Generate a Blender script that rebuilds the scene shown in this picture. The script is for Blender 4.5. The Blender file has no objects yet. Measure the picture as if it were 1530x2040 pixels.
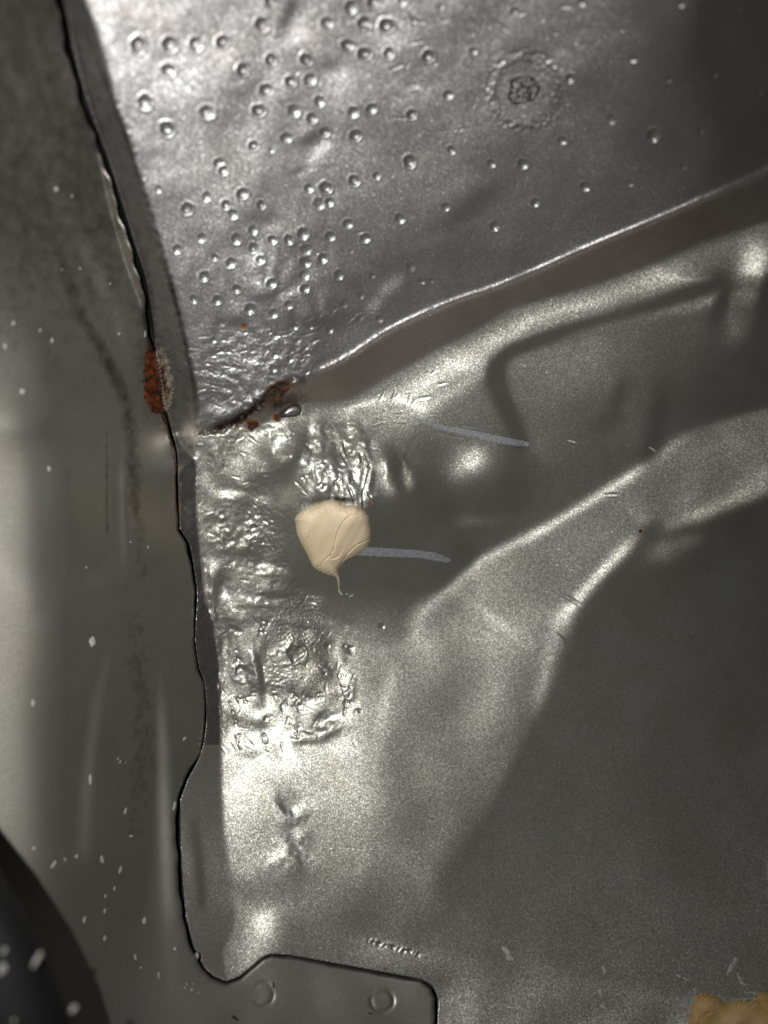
import bpy, math, random
import numpy as np

# ---------------------------------------------------------------- camera, world, lamp
S = 0.0002            # metres per photo pixel
D = 1540.0            # camera distance in photo pixels
CX, CY = 765.0, 1020.0
scn = bpy.context.scene
cam_d = bpy.data.cameras.new('camera'); cam = bpy.data.objects.new('camera', cam_d)
scn.collection.objects.link(cam); scn.camera = cam
cam.location = (0, 0, D * S)
cam_d.sensor_fit = 'VERTICAL'; cam_d.sensor_height = 36; cam_d.lens = 36 * D / 2040.0
cam_d.clip_start = 0.005; cam_d.clip_end = 20
cam_d.dof.use_dof = True; cam_d.dof.focus_distance = D * S * 1.0
cam_d.dof.aperture_fstop = 5.0
w_ = bpy.data.worlds.new('World'); scn.world = w_; w_.use_nodes = True
bg = w_.node_tree.nodes['Background']
bg.inputs[0].default_value = (1.0, 0.98, 0.94, 1); bg.inputs[1].default_value = 0.025
# the phone's flash, a little left of and above the lens
ld = bpy.data.lights.new('flash', 'SPOT'); fl = bpy.data.objects.new('flash', ld)
scn.collection.objects.link(fl)
fl.location = (-190 * S, 55 * S, D * S)
ld.energy = 2.75; ld.shadow_soft_size = 0.0022; ld.color = (1.0, 0.985, 0.965)
HALF = math.radians(55)
ld.spot_size = 2 * HALF; ld.spot_blend = 1.0
LX, LY = 765 - 190, 1020 - 55                       # the lamp, in photo pixels
AIM = (470 - LX, -(980 - LY), -1540.0)
import mathutils
fl.rotation_euler = mathutils.Vector(AIM).to_track_quat('-Z', 'Y').to_euler()
scn.view_settings.view_transform = 'Standard'; scn.view_settings.look = 'None'
scn.view_settings.exposure = 0.0; scn.view_settings.gamma = 1.0
scn.view_settings.use_curve_mapping = False
scn.render.engine = 'CYCLES'

# ---------------------------------------------------------------- number helpers
def seg_dist(X, Y, pts, closed=False):
    """distance to a polyline, and the arc fraction of the nearest point"""
    P = np.array(pts, float)
    if closed: P = np.vstack([P, P[:1]])
    L = np.concatenate([[0], np.cumsum(np.hypot(*(P[1:] - P[:-1]).T))])
    best = np.full(X.shape, 1e9); arc = np.zeros(X.shape)
    for i in range(len(P) - 1):
        ax, ay = P[i]; dx, dy = P[i + 1] - P[i]; l2 = dx * dx + dy * dy + 1e-9
        t = np.clip(((X - ax) * dx + (Y - ay) * dy) / l2, 0, 1)
        d = np.hypot(X - ax - t * dx, Y - ay - t * dy)
        m = d < best
        best[m] = d[m]; arc[m] = (L[i] + t[m] * math.sqrt(l2)) / L[-1]
    return best, arc

def inside(X, Y, pts):
    c = np.zeros(X.shape, bool); n = len(pts)
    for i in range(n):
        x1, y1 = pts[i]; x2, y2 = pts[(i + 1) % n]
        if y1 == y2: continue
        k = ((y1 > Y) != (y2 > Y)) & (X < (x2 - x1) * (Y - y1) / (y2 - y1) + x1)
        c ^= k
    return c

def sdf(X, Y, pts):
    d, _ = seg_dist(X, Y, pts, True)
    return np.where(inside(X, Y, pts), d, -d)

def smooth(t): t = np.clip(t, 0, 1); return t * t * (3 - 2 * t)

def chaikin(pts, n=2, closed=False):
    P = [tuple(p) for p in pts]
    for _ in range(n):
        Q = [] if closed else [P[0]]
        for i in range(len(P) - (0 if closed else 1)):
            a = P[i]; b = P[(i + 1) % len(P)]
            Q.append((a[0] * .75 + b[0] * .25, a[1] * .75 + b[1] * .25))
            Q.append((a[0] * .25 + b[0] * .75, a[1] * .25 + b[1] * .75))
        if not closed: Q.append(P[-1])
        P = Q
    return P

# ---------------------------------------------------------------- lines of the pressing
SEAM = [(110,-160),(118,-60),(127,0),(146,100),(170,184),(190,245),(218,316),(245,404),(272,493),(292,551),(304,619),
        (310,677),(314,745),(328,806),(340,850),(355,901),(355,952),(357,1020),(359,1055),(379,1082),(387,1131),
        (394,1183),(391,1230),(389,1278),(397,1333),(408,1356),(412,1400),(412,1441),(403,1500),(374,1553),(359,1595),
        (360,1676),(364,1754),(371,1828),(386,1885),(390,1894),(398,1897),(402,1904),(400,1914),(408,1929),
        (424,1943),(452,1955),(476,1946),(505,1923),(522,1907),(541,1900),(580,1903),
        (647,1915),(771,1938),(841,1951),(862,1964),(874,1990),(871,2040),(866,2240)]
EDGE = [(135,-160),(150,-60),(167,0),(190,61),(211,136),(231,218),(253,272),(272,340),(299,442),(320,510),(350,588),(360,643),
        (377,718),(391,765),(397,806),(396,843),(386,894),(390,952),(388,1010),(398,1108),(405,1196),(421,1229),
        (434,1310),(435,1392),(438,1490),(439,1570),(443,1641),(455,1729),(469,1793),(462,1853),(440,1900)]
LINE_A = [(390,850),(440,836),(500,806),(560,770),(640,735),(700,706),(760,662),(830,628),(900,598),(1000,566),(1100,522),(1200,478),(1300,438),
          (1400,394),(1530,338),(1800,222)]
LINE_B = [(390,850),(500,850),(600,800),(700,795),(780,745),(860,700),(930,665),(1010,615),(1100,590),(1200,560),(1300,525),(1400,480),(1530,436),(1800,330)]
LINE_C = [(1800,760),(1530,824),(1428,853),(1361,869),(1317,909),(1250,949),(1161,1007),(1072,1060),(983,1100),(939,1131),
          (903,1167),(850,1222),(800,1280)]
LINE_E = [(1800,900),(1530,975),(1440,1004),(1340,1040),(1290,1050),(1240,1095),(1180,1155),(1120,1230),(1085,1310),(1065,1400),
          (1015,1500),(955,1610),(900,1690),(860,1760),(870,1830),(960,1885),(1060,1935),(1130,1960),(1300,1990),(1800,2040)]
HI, LO = -160, 2240

R_UP = EDGE[:20][:16] + [(396,843)] + LINE_A[1:] + [(1800,HI)]
R_LEDGE = LINE_A + LINE_B[::-1]
R_FLAT = LINE_E + [(1800,900)]
R_D = LINE_C + [(700,1380),(640,1900)] + LINE_E[:15][::-1]
PANEL = [(1800,HI)] + SEAM + [(1800,2240)]
SIDE = EDGE + SEAM[:42][::-1]

# ---------------------------------------------------------------- how strongly each area turns away from the lamp
STEP = 4.0; MX = 160
gx = np.arange(-MX, 1530 + MX + 1, STEP); gy = np.arange(-MX, 2040 + MX + 1, STEP)
GX, GY = np.meshgrid(gx, gy)

def tone(points, X, Y, sig=95.0, ys=1.0):
    P = np.array(points, float)
    num = np.zeros(X.shape); den = np.full(X.shape, 1e-12)
    for x, y, v in P:
        d2 = (X - x) ** 2 + ((Y - y) * ys) ** 2
        w = np.exp(-d2 / (2 * sig * sig)) + 1e-3 / (1 + d2 / 9000.) ** 2
        num += w * v; den += w
    return num / den

B = tone([(420,900,150),(450,1000,140),(520,1000,110),(480,1080,140),(560,1060,85),(440,1180,150),(520,1150,110),(600,1170,85),
          (560,1250,105),(470,1300,170),(480,1400,215),(560,1340,140),(640,1330,130),(560,1450,228),(640,1440,215),(480,1550,215),
          (600,1550,196),(690,1560,172),(500,1660,178),(600,1680,150),(700,1680,140),(780,1700,122),(500,1760,130),(620,1780,105),
          (740,1800,92),(860,1800,86),(700,1480,185),(710,1380,165),(700,1300,150),(760,1260,110),(680,1230,80),(740,1180,66),
          (850,1160,66),(900,1100,62),(820,1040,58),(760,1130,60),(840,980,70),(1000,960,74),(1100,960,76),(1150,900,78),(1050,1010,76),
          (1200,880,74),(1280,900,70),(1320,780,62),(1400,760,50),(1500,740,36),(1420,680,58),(1500,640,50),(1250,780,92),(1250,700,104),(1160,740,110),
          (1080,760,112),(1090,850,98),(1180,830,86),(1330,680,82),(1400,640,74),(900,850,84),(850,800,120),(760,860,112),(900,930,78),(660,860,128),
          (700,900,150),(600,900,140),(900,790,120),(960,820,92),(950,760,100)], GX, GY, 46)

def blend(region, val, feather, wt=1.0):
    """replace the tone inside a region, feathered over its edge"""
    global B
    s = sdf(GX, GY, region)
    f = smooth((s + feather) / (2 * feather)) * wt
    B = B * (1 - f) + val * f

def stroke(pts, width, val, soft=None, taper=False, strength=1.0):
    """a soft streak; val may be a list along the streak"""
    global B
    d, a = seg_dist(GX, GY, chaikin(pts, 2))
    soft = soft or width * .6
    if taper:
        wloc = width * (0.25 + 0.75 * np.sin(np.clip(a, 0.02, .98) * math.pi))
    else: wloc = width
    f = strength * np.exp(-(d / wloc) ** 2 * .9)
    v = np.interp(a, np.linspace(0, 1, len(val)), val) if isinstance(val, (list, tuple)) else val
    B = B * (1 - f) + v * f

def blob(x, y, rx, ry, val, ang=0, strength=1.0):
    global B
    c, s = math.cos(math.radians(ang)), math.sin(math.radians(ang))
    u = ((GX - x) * c + (GY - y) * s) / rx; v = (-(GX - x) * s + (GY - y) * c) / ry
    f = strength * np.exp(-(u * u + v * v) ** 1.3 * .9)
    B = B * (1 - f) + val * f

# -- area between C and E and the lower flat
blend(R_D, tone([(1500,900,86),(1400,930,96),(1300,1000,101),(1200,1050,104),(1100,1150,113),(1000,1220,118),(900,1260,120),
                 (850,1350,115),(950,1380,111),(1040,1330,118),(800,1450,118),(900,1500,106),(980,1450,104),(800,1600,111),(900,1620,96),(780,1700,101),
                 (850,1720,86)], GX, GY, 80), 9, np.maximum(smooth((GX - 690) / 110), GY < 1250) * smooth((1800 - GY) / 180))
blend(R_FLAT, tone([(1100,1500,70),(1000,1700,71),(1300,1300,66),(1200,1200,68),(1400,1150,54),(1400,1500,56),(950,1830,75),(1200,1800,68),(1500,1400,41),
                    (1500,1100,43),(1400,1800,52)], GX, GY, 120), 26)
stroke(LINE_C[1:-1], 10, [120,150,178,195,200,205,195,175,150,125], strength=.95)
stroke([(1530,838),(1430,872),(1370,890),(1300,935)], 26, [120,140,140,120], strength=.6)
stroke([(1262,1072),(1240,1095),(1180,1155),(1120,1230)], 12, [150,200,205,190])
stroke([(1120,1230),(1085,1310),(1060,1400)], 20, [190,150,120], strength=.8)
stroke([(1530,968),(1440,1000),(1400,1020),(1330,1045)], 14, [130,160,165,120])
stroke([(1450,962),(1530,945)], 10, [100,120])
blob(1315,1095,34,26,98); blob(1370,1075,26,16,90); blob(1300,1060,20,20,60)
blob(1535,1735,10,20,90)
# -- the roll-over below the ledge
stroke([(700,835),(780,800),(850,758),(940,705),(1010,668),(1090,632),(1200,598),(1330,548),(1440,500),(1530,470)], 26,
       [170,215,225,220,215,205,180,165,145,100], strength=.97)
stroke([(740,870),(800,830),(900,765),(990,700),(1080,655)], 20, [150,215,200,205,150], strength=.85)
stroke([(860,790),(900,760),(960,735)], 8, 120, strength=.6)
stroke([(1060,650),(1130,630),(1200,612)], 7, 120, strength=.6)
stroke([(1540,505),(1440,560),(1350,592),(1250,625),(1150,650),(1060,680),(1010,700),(988,728),(985,755)], 14,
       [40,42,45,48,55,48,40,40,42], strength=.97)
stroke([(985,730),(990,775),(1010,820),(1035,880)], 15, [40,42,46,50], strength=.97, )
stroke([(1540,540),(1470,575),(1440,600)], 14, 40)
stroke([(1130,672),(1220,645),(1330,618),(1440,592)], 11, [100,112,112,104], strength=.8)
blob(1180,700,26,30,128); blob(1030,730,18,14,130)
blob(1500,520,48,36,205,-30); blob(1482,590,30,22,160,-40); blob(1470,640,24,40,92,20)
blob(1435,605,14,40,46,20); blob(1540,600,26,60,30)
blob(1232,790,16,34,62,12); blob(1210,838,34,18,66,-20)
blob(1310,830,20,60,56,8); stroke([(1305,860),(1290,900)], 18, 56)
# -- bumps, dents
blob(960,1034,46,12,140,-4)
blob(795,925,20,56,44,-18); blob(765,965,18,34,190,-20); blob(812,958,12,26,150,-15); blob(775,880,40,22,120,20)
blob(850,1000,50,34,52); blob(812,1060,50,30,56); blob(760,1040,28,60,60)
stroke([(622,850),(622,890),(606,925)], 13, [190,175,160]); stroke([(708,835),(706,880),(712,935)], 15, [215,210,190])
blob(662,850,26,26,128); blob(740,935,20,30,120)
stroke([(598,865),(585,905),(556,945),(512,978)], 20, [80,60,60,70])
blob(672,948,52,40,185); blob(640,990,30,20,90); blob(660,905,40,10,80,-10)
stroke([(402,870),(400,960),(398,1060),(404,1150),(420,1230),(442,1330)], 13, [215,205,190,195,200,215])
blob(545,885,40,30,150); blob(470,930,46,50,165); blob(500,1050,46,30,165); blob(425,1050,24,60,150)
blob(560,1035,30,50,72); blob(480,1105,40,20,100); blob(440,1160,16,34,80); blob(470,1205,36,40,150)
blob(545,1140,30,26,130); blob(640,1150,60,26,70); blob(600,1110,30,60,60)
stroke([(520,1290),(520,1330),(534,1385)], 9, 66); stroke([(500,1270),(504,1350),(510,1400)], 10, 220)
blob(590,1300,26,18,90); blob(580,1318,16,9,210); blob(640,1310,18,50,105); blob(485,1340,18,40,105); blob(520,1245,24,30,120)
blob(650,1465,34,14,100,-28); blob(620,1440,60,16,235,-10); blob(490,1430,50,12,120,15); blob(690,1350,24,40,195)
blob(540,1270,36,10,160); blob(600,1375,50,12,120); blob(540,1400,30,14,205)
stroke([(780,1340),(752,1450),(732,1560)], 14, [175,165,150], strength=.6)
# -- creases low on the sheet
blob(568,1590,30,20,120,20); stroke([(575,1605),(580,1640),(600,1620),(620,1615)], 10, [120,120,200,205])
stroke([(600,1650),(610,1680),(612,1710)], 12, [105,90,90]); blob(585,1655,22,14,195); blob(572,1715,26,18,205); blob(600,1745,40,22,105)
blob(520,1765,60,22,110); blob(720,1720,18,30,140,20)
stroke([(545,1795),(530,1835),(505,1885),(478,1940)], 34, [110,215,205,165], strength=.95)
blob(520,1838,26,18,225); stroke([(590,1810),(680,1845),(800,1872),(950,1895)], 18, [105,90,86,86])
stroke([(600,1860),(700,1885),(780,1902),(860,1915),(960,1930)], 20, [110,140,148,120,104])
blob(970,1960,80,34,106); blob(1130,2010,120,30,96); blob(920,2015,36,46,140)
# -- ledge and upper sheet
blend(R_LEDGE, tone([(600,790,62),(700,760,74),(850,690,80),(1000,620,76),(1200,520,70),(1400,440,56),(1530,390,34),(1700,330,26)], GX, GY, 90), 8)
stroke([(620,805),(700,800),(780,760)], 14, [75,100,120], strength=.5)
blend(R_UP, tone([(200,20,238),(300,60,216),(420,30,205),(250,160,200),(400,120,185),(520,60,205),(620,60,214),(700,120,170),(760,50,174),
                  (300,300,172),(450,250,165),(560,220,150),(650,180,176),(850,150,145),(950,60,130),(1000,200,128),(1020,90,118),(1200,100,98),
                  (1150,250,96),(1250,330,80),(1350,90,62),(1350,250,64),(1440,300,52),(1450,80,34),(1530,50,18),(1530,260,34),(1450,180,46),(600,400,132),
                  (720,330,150),(800,400,122),(1000,450,92),(900,350,124),(350,430,150),(450,450,132),(540,470,118),(500,600,124),(700,600,98),(650,540,108),
                  (450,700,125),(560,700,96),(620,640,84),(800,520,92),(900,520,86),(1100,400,88),(1050,330,104),(1700,100,16)], GX, GY, 62), 4)
# bright fold running along line A and the flange edge
stroke(LINE_A[4:-1], 5.5, [200,205,205,195,190,190,185,175,165,150,130], strength=.95)
# dents in the upper sheet
for a in [(572,30,13,44,112,20),(598,45,16,30,232,20),(655,128,26,16,122,-10),(672,150,26,12,205,-20),(620,275,26,16,88,-35),
          (634,302,26,9,212,-32),(592,338,18,5,90,-20),(606,344,22,5,190,-22),(440,380,22,20,160,0),(480,300,40,16,140,10),
          (520,430,30,12,96,0),(560,455,40,8,150,0),(500,560,26,8,170,-22),(540,588,40,9,80,-10),(575,582,18,5,200,-18),
          (780,565,22,14,150,-50),(745,605,16,12,140,-40),(700,560,40,20,90,0),(640,640,50,12,74,0),(470,640,30,16,86,0),
          (850,480,60,10,112,-20),(960,390,60,22,80,-25),(920,430,40,14,84,-25),(690,420,50,14,118,0),(590,110,30,14,150,0),
          (860,220,60,16,134,-10),(480,160,36,12,192,-10),(380,310,36,22,156,0),(560,520,20,30,118,0),(620,540,16,22,124,0),
          (430,740,30,16,150,-20),(520,725,30,10,150,-30),(470,770,40,12,110,-20),(500,190,30,12,150,0)]:
    blob(*a)
# wrinkled corner where ledge and flange meet
for a in [(430,815,16,12,235,20),(415,845,16,8,90,-20),(450,840,24,9,60,-30),(410,862,20,8,210,-20),(500,800,22,8,190,-35),(530,775,18,8,215,-35),
          (470,830,34,8,44,-32),(540,812,40,13,48,-35),(600,850,30,8,160,-15)]:
    blob(*a)
# -- flange turned down beside the seam
blend(SIDE, tone([(170,100,40),(250,350,42),(330,600,44),(370,750,42),(370,900,62),(380,1000,72),(400,1150,66),(415,1300,54),(420,1450,50),
                  (400,1600,84),(410,1750,88),(420,1850,98),(440,1920,118)], GX, GY, 60), 5)
stroke([(385,1640),(395,1720),(400,1800)], 8, 60); stroke([(372,1000),(372,1060)], 10, 100)
blob(425,1935,30,16,120)
# -- left sheet: one wall with pressed pleats
LEFT = [(HI,HI)] + SEAM[:44] + [(541,1900)] + SEAM[46:] + [(HI,2240)]
blend(LEFT, tone([(20,100,76),(90,60,66),(40,300,62),(150,350,70),(200,500,62),(30,500,72),(100,700,66),(200,800,64),(260,650,56),(20,680,90),
                  (10,800,190),(10,1000,195),(10,1300,190),(20,1600,185),(70,900,135),(85,1100,130),(80,1400,110),(70,1700,98),(120,1000,66),(150,1200,58),
                  (110,1500,60),(200,950,76),(200,1150,66),(300,950,78),(320,1100,72),(330,1250,56),(340,1400,58),(200,1400,64),(130,1700,66),
                  (250,1700,60),(340,1650,78),(330,1900,86),(240,1850,72),(400,2000,92),(600,1960,92),(700,2010,92),(850,2000,94),(500,2040,90),
                  (200,2000,70),(-120,900,190),(-120,1500,190),(-100,300,70)], GX, GY, 40, .33), 3)
stroke([(-20,60),(40,180),(78,300),(110,400),(150,470),(200,560),(242,660),(260,760)], 20, [94,104,98,100,108,116,104,80], strength=.95)
stroke([(60,330),(110,480),(140,590),(175,650),(225,740),(250,800),(262,880),(264,960),(276,1060),(280,1140)], 10,
       [44,38,30,26,30,34,28,26,26,32], strength=.97)
stroke([(20,560),(90,560),(130,640),(170,760)], 20, 80, strength=.4)
stroke([(240,850),(240,1000),(246,1150),(258,1200)], 8, [70,116,108,90], strength=.95)
stroke([(212,850),(212,1000),(220,1200)], 3.5, 50, strength=.8); stroke([(225,860),(226,1100)], 5, 84)
stroke([(272,1140),(262,1220),(275,1300),(288,1450),(270,1650),(262,1800)], 20, [44,48,36,34,40,48], strength=.95)
stroke([(215,1300),(190,1400),(172,1550),(165,1700)], 16, [84,96,100,88], strength=.9)
stroke([(315,1300),(322,1500),(326,1650),(332,1800),(340,1900),(345,1980)], 14, [66,106,124,122,106,92], strength=.95)
blob(215,1140,40,36,86); blob(320,1150,30,30,82,30); blob(120,1080,30,90,92,0,.5); blob(150,740,60,30,52,0,.6); blob(140,860,100,24,56)
stroke([(-20,640),(40,700),(66,850),(84,1000),(92,1200)], 26, [130,120,104,100,96], strength=.5)
stroke([(900,1990),(910,2060)], 20, 120)
blob(345,1890,30,60,96,0,.4)

# ---------------------------------------------------------------- tone -> tilt -> relief (least-squares integration)
_rr = 1 / np.sqrt(1 + ((GX - CX) / D) ** 2 + ((GY - CY) / D) ** 2)          # surface is near the sphere of radius D round the lens
_P = np.stack([(GX - CX) * _rr - (LX - CX), -((GY - CY) * _rr) + (LY - CY), -D * _rr], -1)
_d = np.linalg.norm(_P, axis=-1); _ax = np.array(AIM) / np.linalg.norm(AIM)
_c = (_P @ _ax) / _d
_t = np.clip((_c - math.cos(HALF)) / (1 - math.cos(HALF)), 0, 1)
VIG = np.maximum(_t * _t * (3 - 2 * _t) * (D / _d) ** 2, .04)
def lin(v): return (np.clip(v, 1, 254) / 255.0) ** 2.2
PK, KD, AL = 0.70, 0.062, 0.235
mt = np.linspace(0, 1.8, 600)
ft = np.interp(mt, [0, .03, .08, .125, .175, .23, .28, .32, .38, .45, .55, .7, 1, 1.8], [1.10, 1.06, 1.0, .80, .60, .42, .29, .215, .165, .125, .095, .070, .054, .040])
ft = np.minimum.accumulate(ft)
SOFT = np.maximum(smooth(sdf(GX, GY, R_D) / 60) * smooth((1700 - GY) / 150), smooth(sdf(GX, GY, R_UP) / 80) * smooth((900 - GX) / 200))
SOFT = np.maximum(SOFT, smooth((GX + GY - 2650) / 300) * smooth((GX - 1100) / 200))
def solve_M(vig):
    m = np.clip(np.interp(-lin(B) / vig, -ft, mt), 0.0, 1.0)
    m[1:-1] = .25 * m[:-2] + .5 * m[1:-1] + .25 * m[2:]; m[:, 1:-1] = .25 * m[:, :-2] + .5 * m[:, 1:-1] + .25 * m[:, 2:]
    return m
M = solve_M(VIG); VIG0 = VIG

SXL, SYL, SXU, SYU = 300, 700, 200, -500
# direction the surface leans, roughly, area by area (x right, y down; depth grows along it)
ux, uy = (GX - CX) / 900., (GY - CY) / 900.
VX = ux.copy(); VY = uy.copy()
def lean(region, dx, dy, f=12):
    global VX, VY
    s = smooth((sdf(GX, GY, region) + f) / (2 * f))
    VX = VX * (1 - s) + dx * s; VY = VY * (1 - s) + dy * s
lean([(380,850)] + LINE_B[1:] + [(1800,2240),(380,2240)], 0.47, 0.88, 10)
lean([(1800,760)] + LINE_C[1:] + [(700,1380),(660,1900),(1800,2240)], (GX - 400) / np.hypot(GX - 400, GY - 1150 + .01), (GY - 1150) / np.hypot(GX - 400, GY - 1150 + .01), 40)
lean(R_FLAT, 0.93, 0.36, 24)
def lean_stroke(pts, w, dx, dy):
    global VX, VY
    d, _ = seg_dist(GX, GY, pts); f = np.exp(-(d / w) ** 2); VX = VX * (1 - f) + dx * f; VY = VY * (1 - f) + dy * f
lean_stroke([(985,735),(990,775),(1010,820),(1035,880)], 22, 1.0, .1)
lean(R_LEDGE, 0.42, 0.9, 10)
lean(R_UP, .42, .91, 3)
lean(SIDE, -1.0, np.where(GY < 850, .38, .15), 9)
lean(LEFT, 0.9, 0.1, 9)
n_ = np.hypot(VX, VY) + 1e-6; VX /= n_; VY /= n_

A_, B_ = (GX - CX) / D, (GY - CY) / D
RHO2 = A_ ** 2 + B_ ** 2; RHO = np.sqrt(RHO2) + 1e-9
eX, eY = A_ / RHO, B_ / RHO
H_, W_ = GX.shape
kx = 2 * math.pi * np.fft.fftfreq(2 * W_); ky = 2 * math.pi * np.fft.fftfreq(2 * H_)
sx = 2j * np.sin(kx / 2)[None, :]; sy = 2j * np.sin(ky / 2)[:, None]
den = (np.abs(sx) ** 2 + np.abs(sy) ** 2); den[0, 0] = 1
def integrate(px, py):
    """px,py = forward differences per cell"""
    dv = np.zeros_like(px)
    dv[:, 1:-1] = px[:, 1:-1] - px[:, :-2]; dv[:, 0] = px[:, 0]; dv[:, -1] = -px[:, -2]
    dy_ = np.zeros_like(py)
    dy_[1:-1] = py[1:-1] - py[:-2]; dy_[0] = py[0]; dy_[-1] = -py[-2]
    q = dv + dy_
    Q = np.block([[q, q[:, ::-1]], [q[::-1], q[::-1, ::-1]]])
    F = -np.fft.fft2(Q) / den; F[0, 0] = 0
    return np.real(np.fft.ifft2(F))[:H_, :W_]
da = STEP / D
def to_grad(rx, ry):
    rr = rx * eX + ry * eY; rt = -rx * eY + ry * eX
    gr = rr / (1 + RHO2); gt = rt / np.sqrt(1 + RHO2)
    return (gr * eX - gt * eY) * da, (gr * eY + gt * eX) * da
def from_grad(px, py):
    gr = (px * eX + py * eY) / da; gt = (-px * eY + py * eX) / da
    rr = gr * (1 + RHO2); rt = gt * np.sqrt(1 + RHO2)
    return rr * eX - rt * eY, rr * eY + rt * eX
# where the half-way direction between lens and lamp stands off the line of sight
_l = -_P / _d[..., None]
_v = np.stack([-(GX - CX) * _rr, (GY - CY) * _rr, D * _rr], -1) / D
_h = _l + _v; _h /= np.linalg.norm(_h, axis=-1)[..., None]
_o = _h / np.sum(_h * _v, -1)[..., None] - _v
_e1 = np.cross(_v, np.array([0, 1., 0])); _e1 /= np.linalg.norm(_e1, axis=-1)[..., None]; _e2 = np.cross(_v, _e1)
_e1 = _e1 * np.sign(_e1[..., :1]); _e2 = _e2 * -np.sign(_e2[..., 1:2])
R0X = np.sum(_o * _e1, -1); R0Y = np.sum(_o * _e2, -1)
RX, RY = M * VX, M * VY
gauss = lambda sg: np.exp(-2 * (math.pi * sg) ** 2 * (np.fft.fftfreq(W_)[None, :] ** 2 + np.fft.fftfreq(H_)[:, None] ** 2))
INF = (GX > -150) & (GX < 1570) & (GY > -40) & (GY < 2080)
WT = np.interp(M, [0, .1, .25, .4, .6, 1.1], [1, 1, 1, .85, .6, .35]) * np.where(INF, 1, .1)
WT = np.where(inside(GX, GY, SIDE), .25, WT); WT *= 1 - .55 * SOFT
MIDZ = smooth(sdf(GX, GY, [(385,840),(760,740),(1100,600),(1540,440),(1540,800),(1340,880),(940,1120),(760,1340),(740,1500),(440,1520),(395,1200)]) / 30 + .5)
WT = np.maximum(WT, MIDZ * .97)
NIT = 130
for it in range(NIT):
    px, py = to_grad(RX + R0X, RY + R0Y)
    Wd = integrate(px, py)
    qx = np.zeros_like(Wd); qy = np.zeros_like(Wd)
    qx[:, :-1] = Wd[:, 1:] - Wd[:, :-1]; qy[:-1] = Wd[1:] - Wd[:-1]
    if it in (25, 50, 75):
        VIG = VIG0 * np.exp(-2 * np.clip(Wd - Wd[int((1080 + MX) / STEP), int((660 + MX) / STEP)], -.4, .4)); M = solve_M(VIG)
    if it == NIT - 1: break
    cx_, cy_ = from_grad(qx, qy); cx_ -= R0X; cy_ -= R0Y
    ox, oy = cx_.copy(), cy_.copy(); mcur = np.hypot(cx_, cy_)
    G_ = gauss(np.interp(it, [0, 30, 80, 130], [9, 6, 3, 1.5]))
    cx_, cy_ = np.real(np.fft.ifft2(np.fft.fft2(cx_) * G_)), np.real(np.fft.ifft2(np.fft.fft2(cy_) * G_))
    n_ = np.hypot(cx_, cy_) + 1e-6
    k = max(.40 * (1 - it / 70.), .08) + .15 * SOFT - .05 * MIDZ
    dx, dy = cx_ / n_ * (1 - k) + VX * k, cy_ / n_ * (1 - k) + VY * k
    n2 = np.hypot(dx, dy) + 1e-6
    wt = np.where(mcur > .9 * M, WT, np.maximum(WT, .35 * INF))
    RX, RY = wt * M * dx / n2 + (1 - wt) * ox, wt * M * dy / n2 + (1 - wt) * oy
_pw = np.pad(Wd, 60, mode='edge'); _g = np.exp(-2 * (math.pi * 13.0) ** 2 * (np.fft.fftfreq(_pw.shape[1])[None, :] ** 2 + np.fft.fftfreq(_pw.shape[0])[:, None] ** 2))
_sm = np.real(np.fft.ifft2(np.fft.fft2(_pw) * _g))[60:-60, 60:-60]
_d0, _ = seg_dist(GX, GY, [(880,1245),(950,1290),(1030,1335)]); _f = .8 * np.exp(-(_d0 / 60) ** 4)
Wd = Wd * (1 - _f) + _sm * _f
Wd -= Wd[int((1080 + MX) / STEP), int((660 + MX) / STEP)]

# ---------------------------------------------------------------- fine grid
FS = 2.0
fx = np.arange(-110, 1530 + 111, FS); fy = np.arange(-110, 2040 + 111, FS)
FX, FY = np.meshgrid(fx, fy)
def bmat(f, g):
    t = (f - g[0]) / STEP; i = np.floor(t).astype(int); u = t - i
    Wm = np.zeros((len(f), len(g)))
    for k, w in ((-1, (1 - u) ** 3 / 6), (0, (3 * u ** 3 - 6 * u ** 2 + 4) / 6), (1, (-3 * u ** 3 + 3 * u ** 2 + 3 * u + 1) / 6), (2, u ** 3 / 6)):
        Wm[np.arange(len(f)), np.clip(i + k, 0, len(g) - 1)] += w
    return Wm
BASE = bmat(fy, gy) @ Wd @ bmat(fx, gx).T          # log-range of the smooth pressing

rng = np.random.default_rng(7)
def noise(scale, ax=1.0, ay=1.0, seed=0):
    """band-limited noise of unit spread, feature size in photo pixels"""
    r = np.random.default_rng(seed).standard_normal(FX.shape)
    qx = np.fft.fftfreq(FX.shape[1], FS)[None, :] * scale * ax; qy = np.fft.fftfreq(FX.shape[0], FS)[:, None] * scale * ay
    q2 = qx ** 2 + qy ** 2
    f = np.sqrt(q2) * np.exp(-q2 * 2.2)
    o = np.real(np.fft.ifft2(np.fft.fft2(r) * f))
    return o / o.std()
HT = np.zeros(FX.shape)                             # relief in photo pixels, + towards the lens
def win(x, y, r):
    i0 = max(0, int((x - r - fx[0]) / FS)); i1 = min(len(fx), int((x + r - fx[0]) / FS) + 2)
    j0 = max(0, int((y - r - fy[0]) / FS)); j1 = min(len(fy), int((y + r - fy[0]) / FS) + 2)
    return slice(j0, j1), slice(i0, i1)

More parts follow.
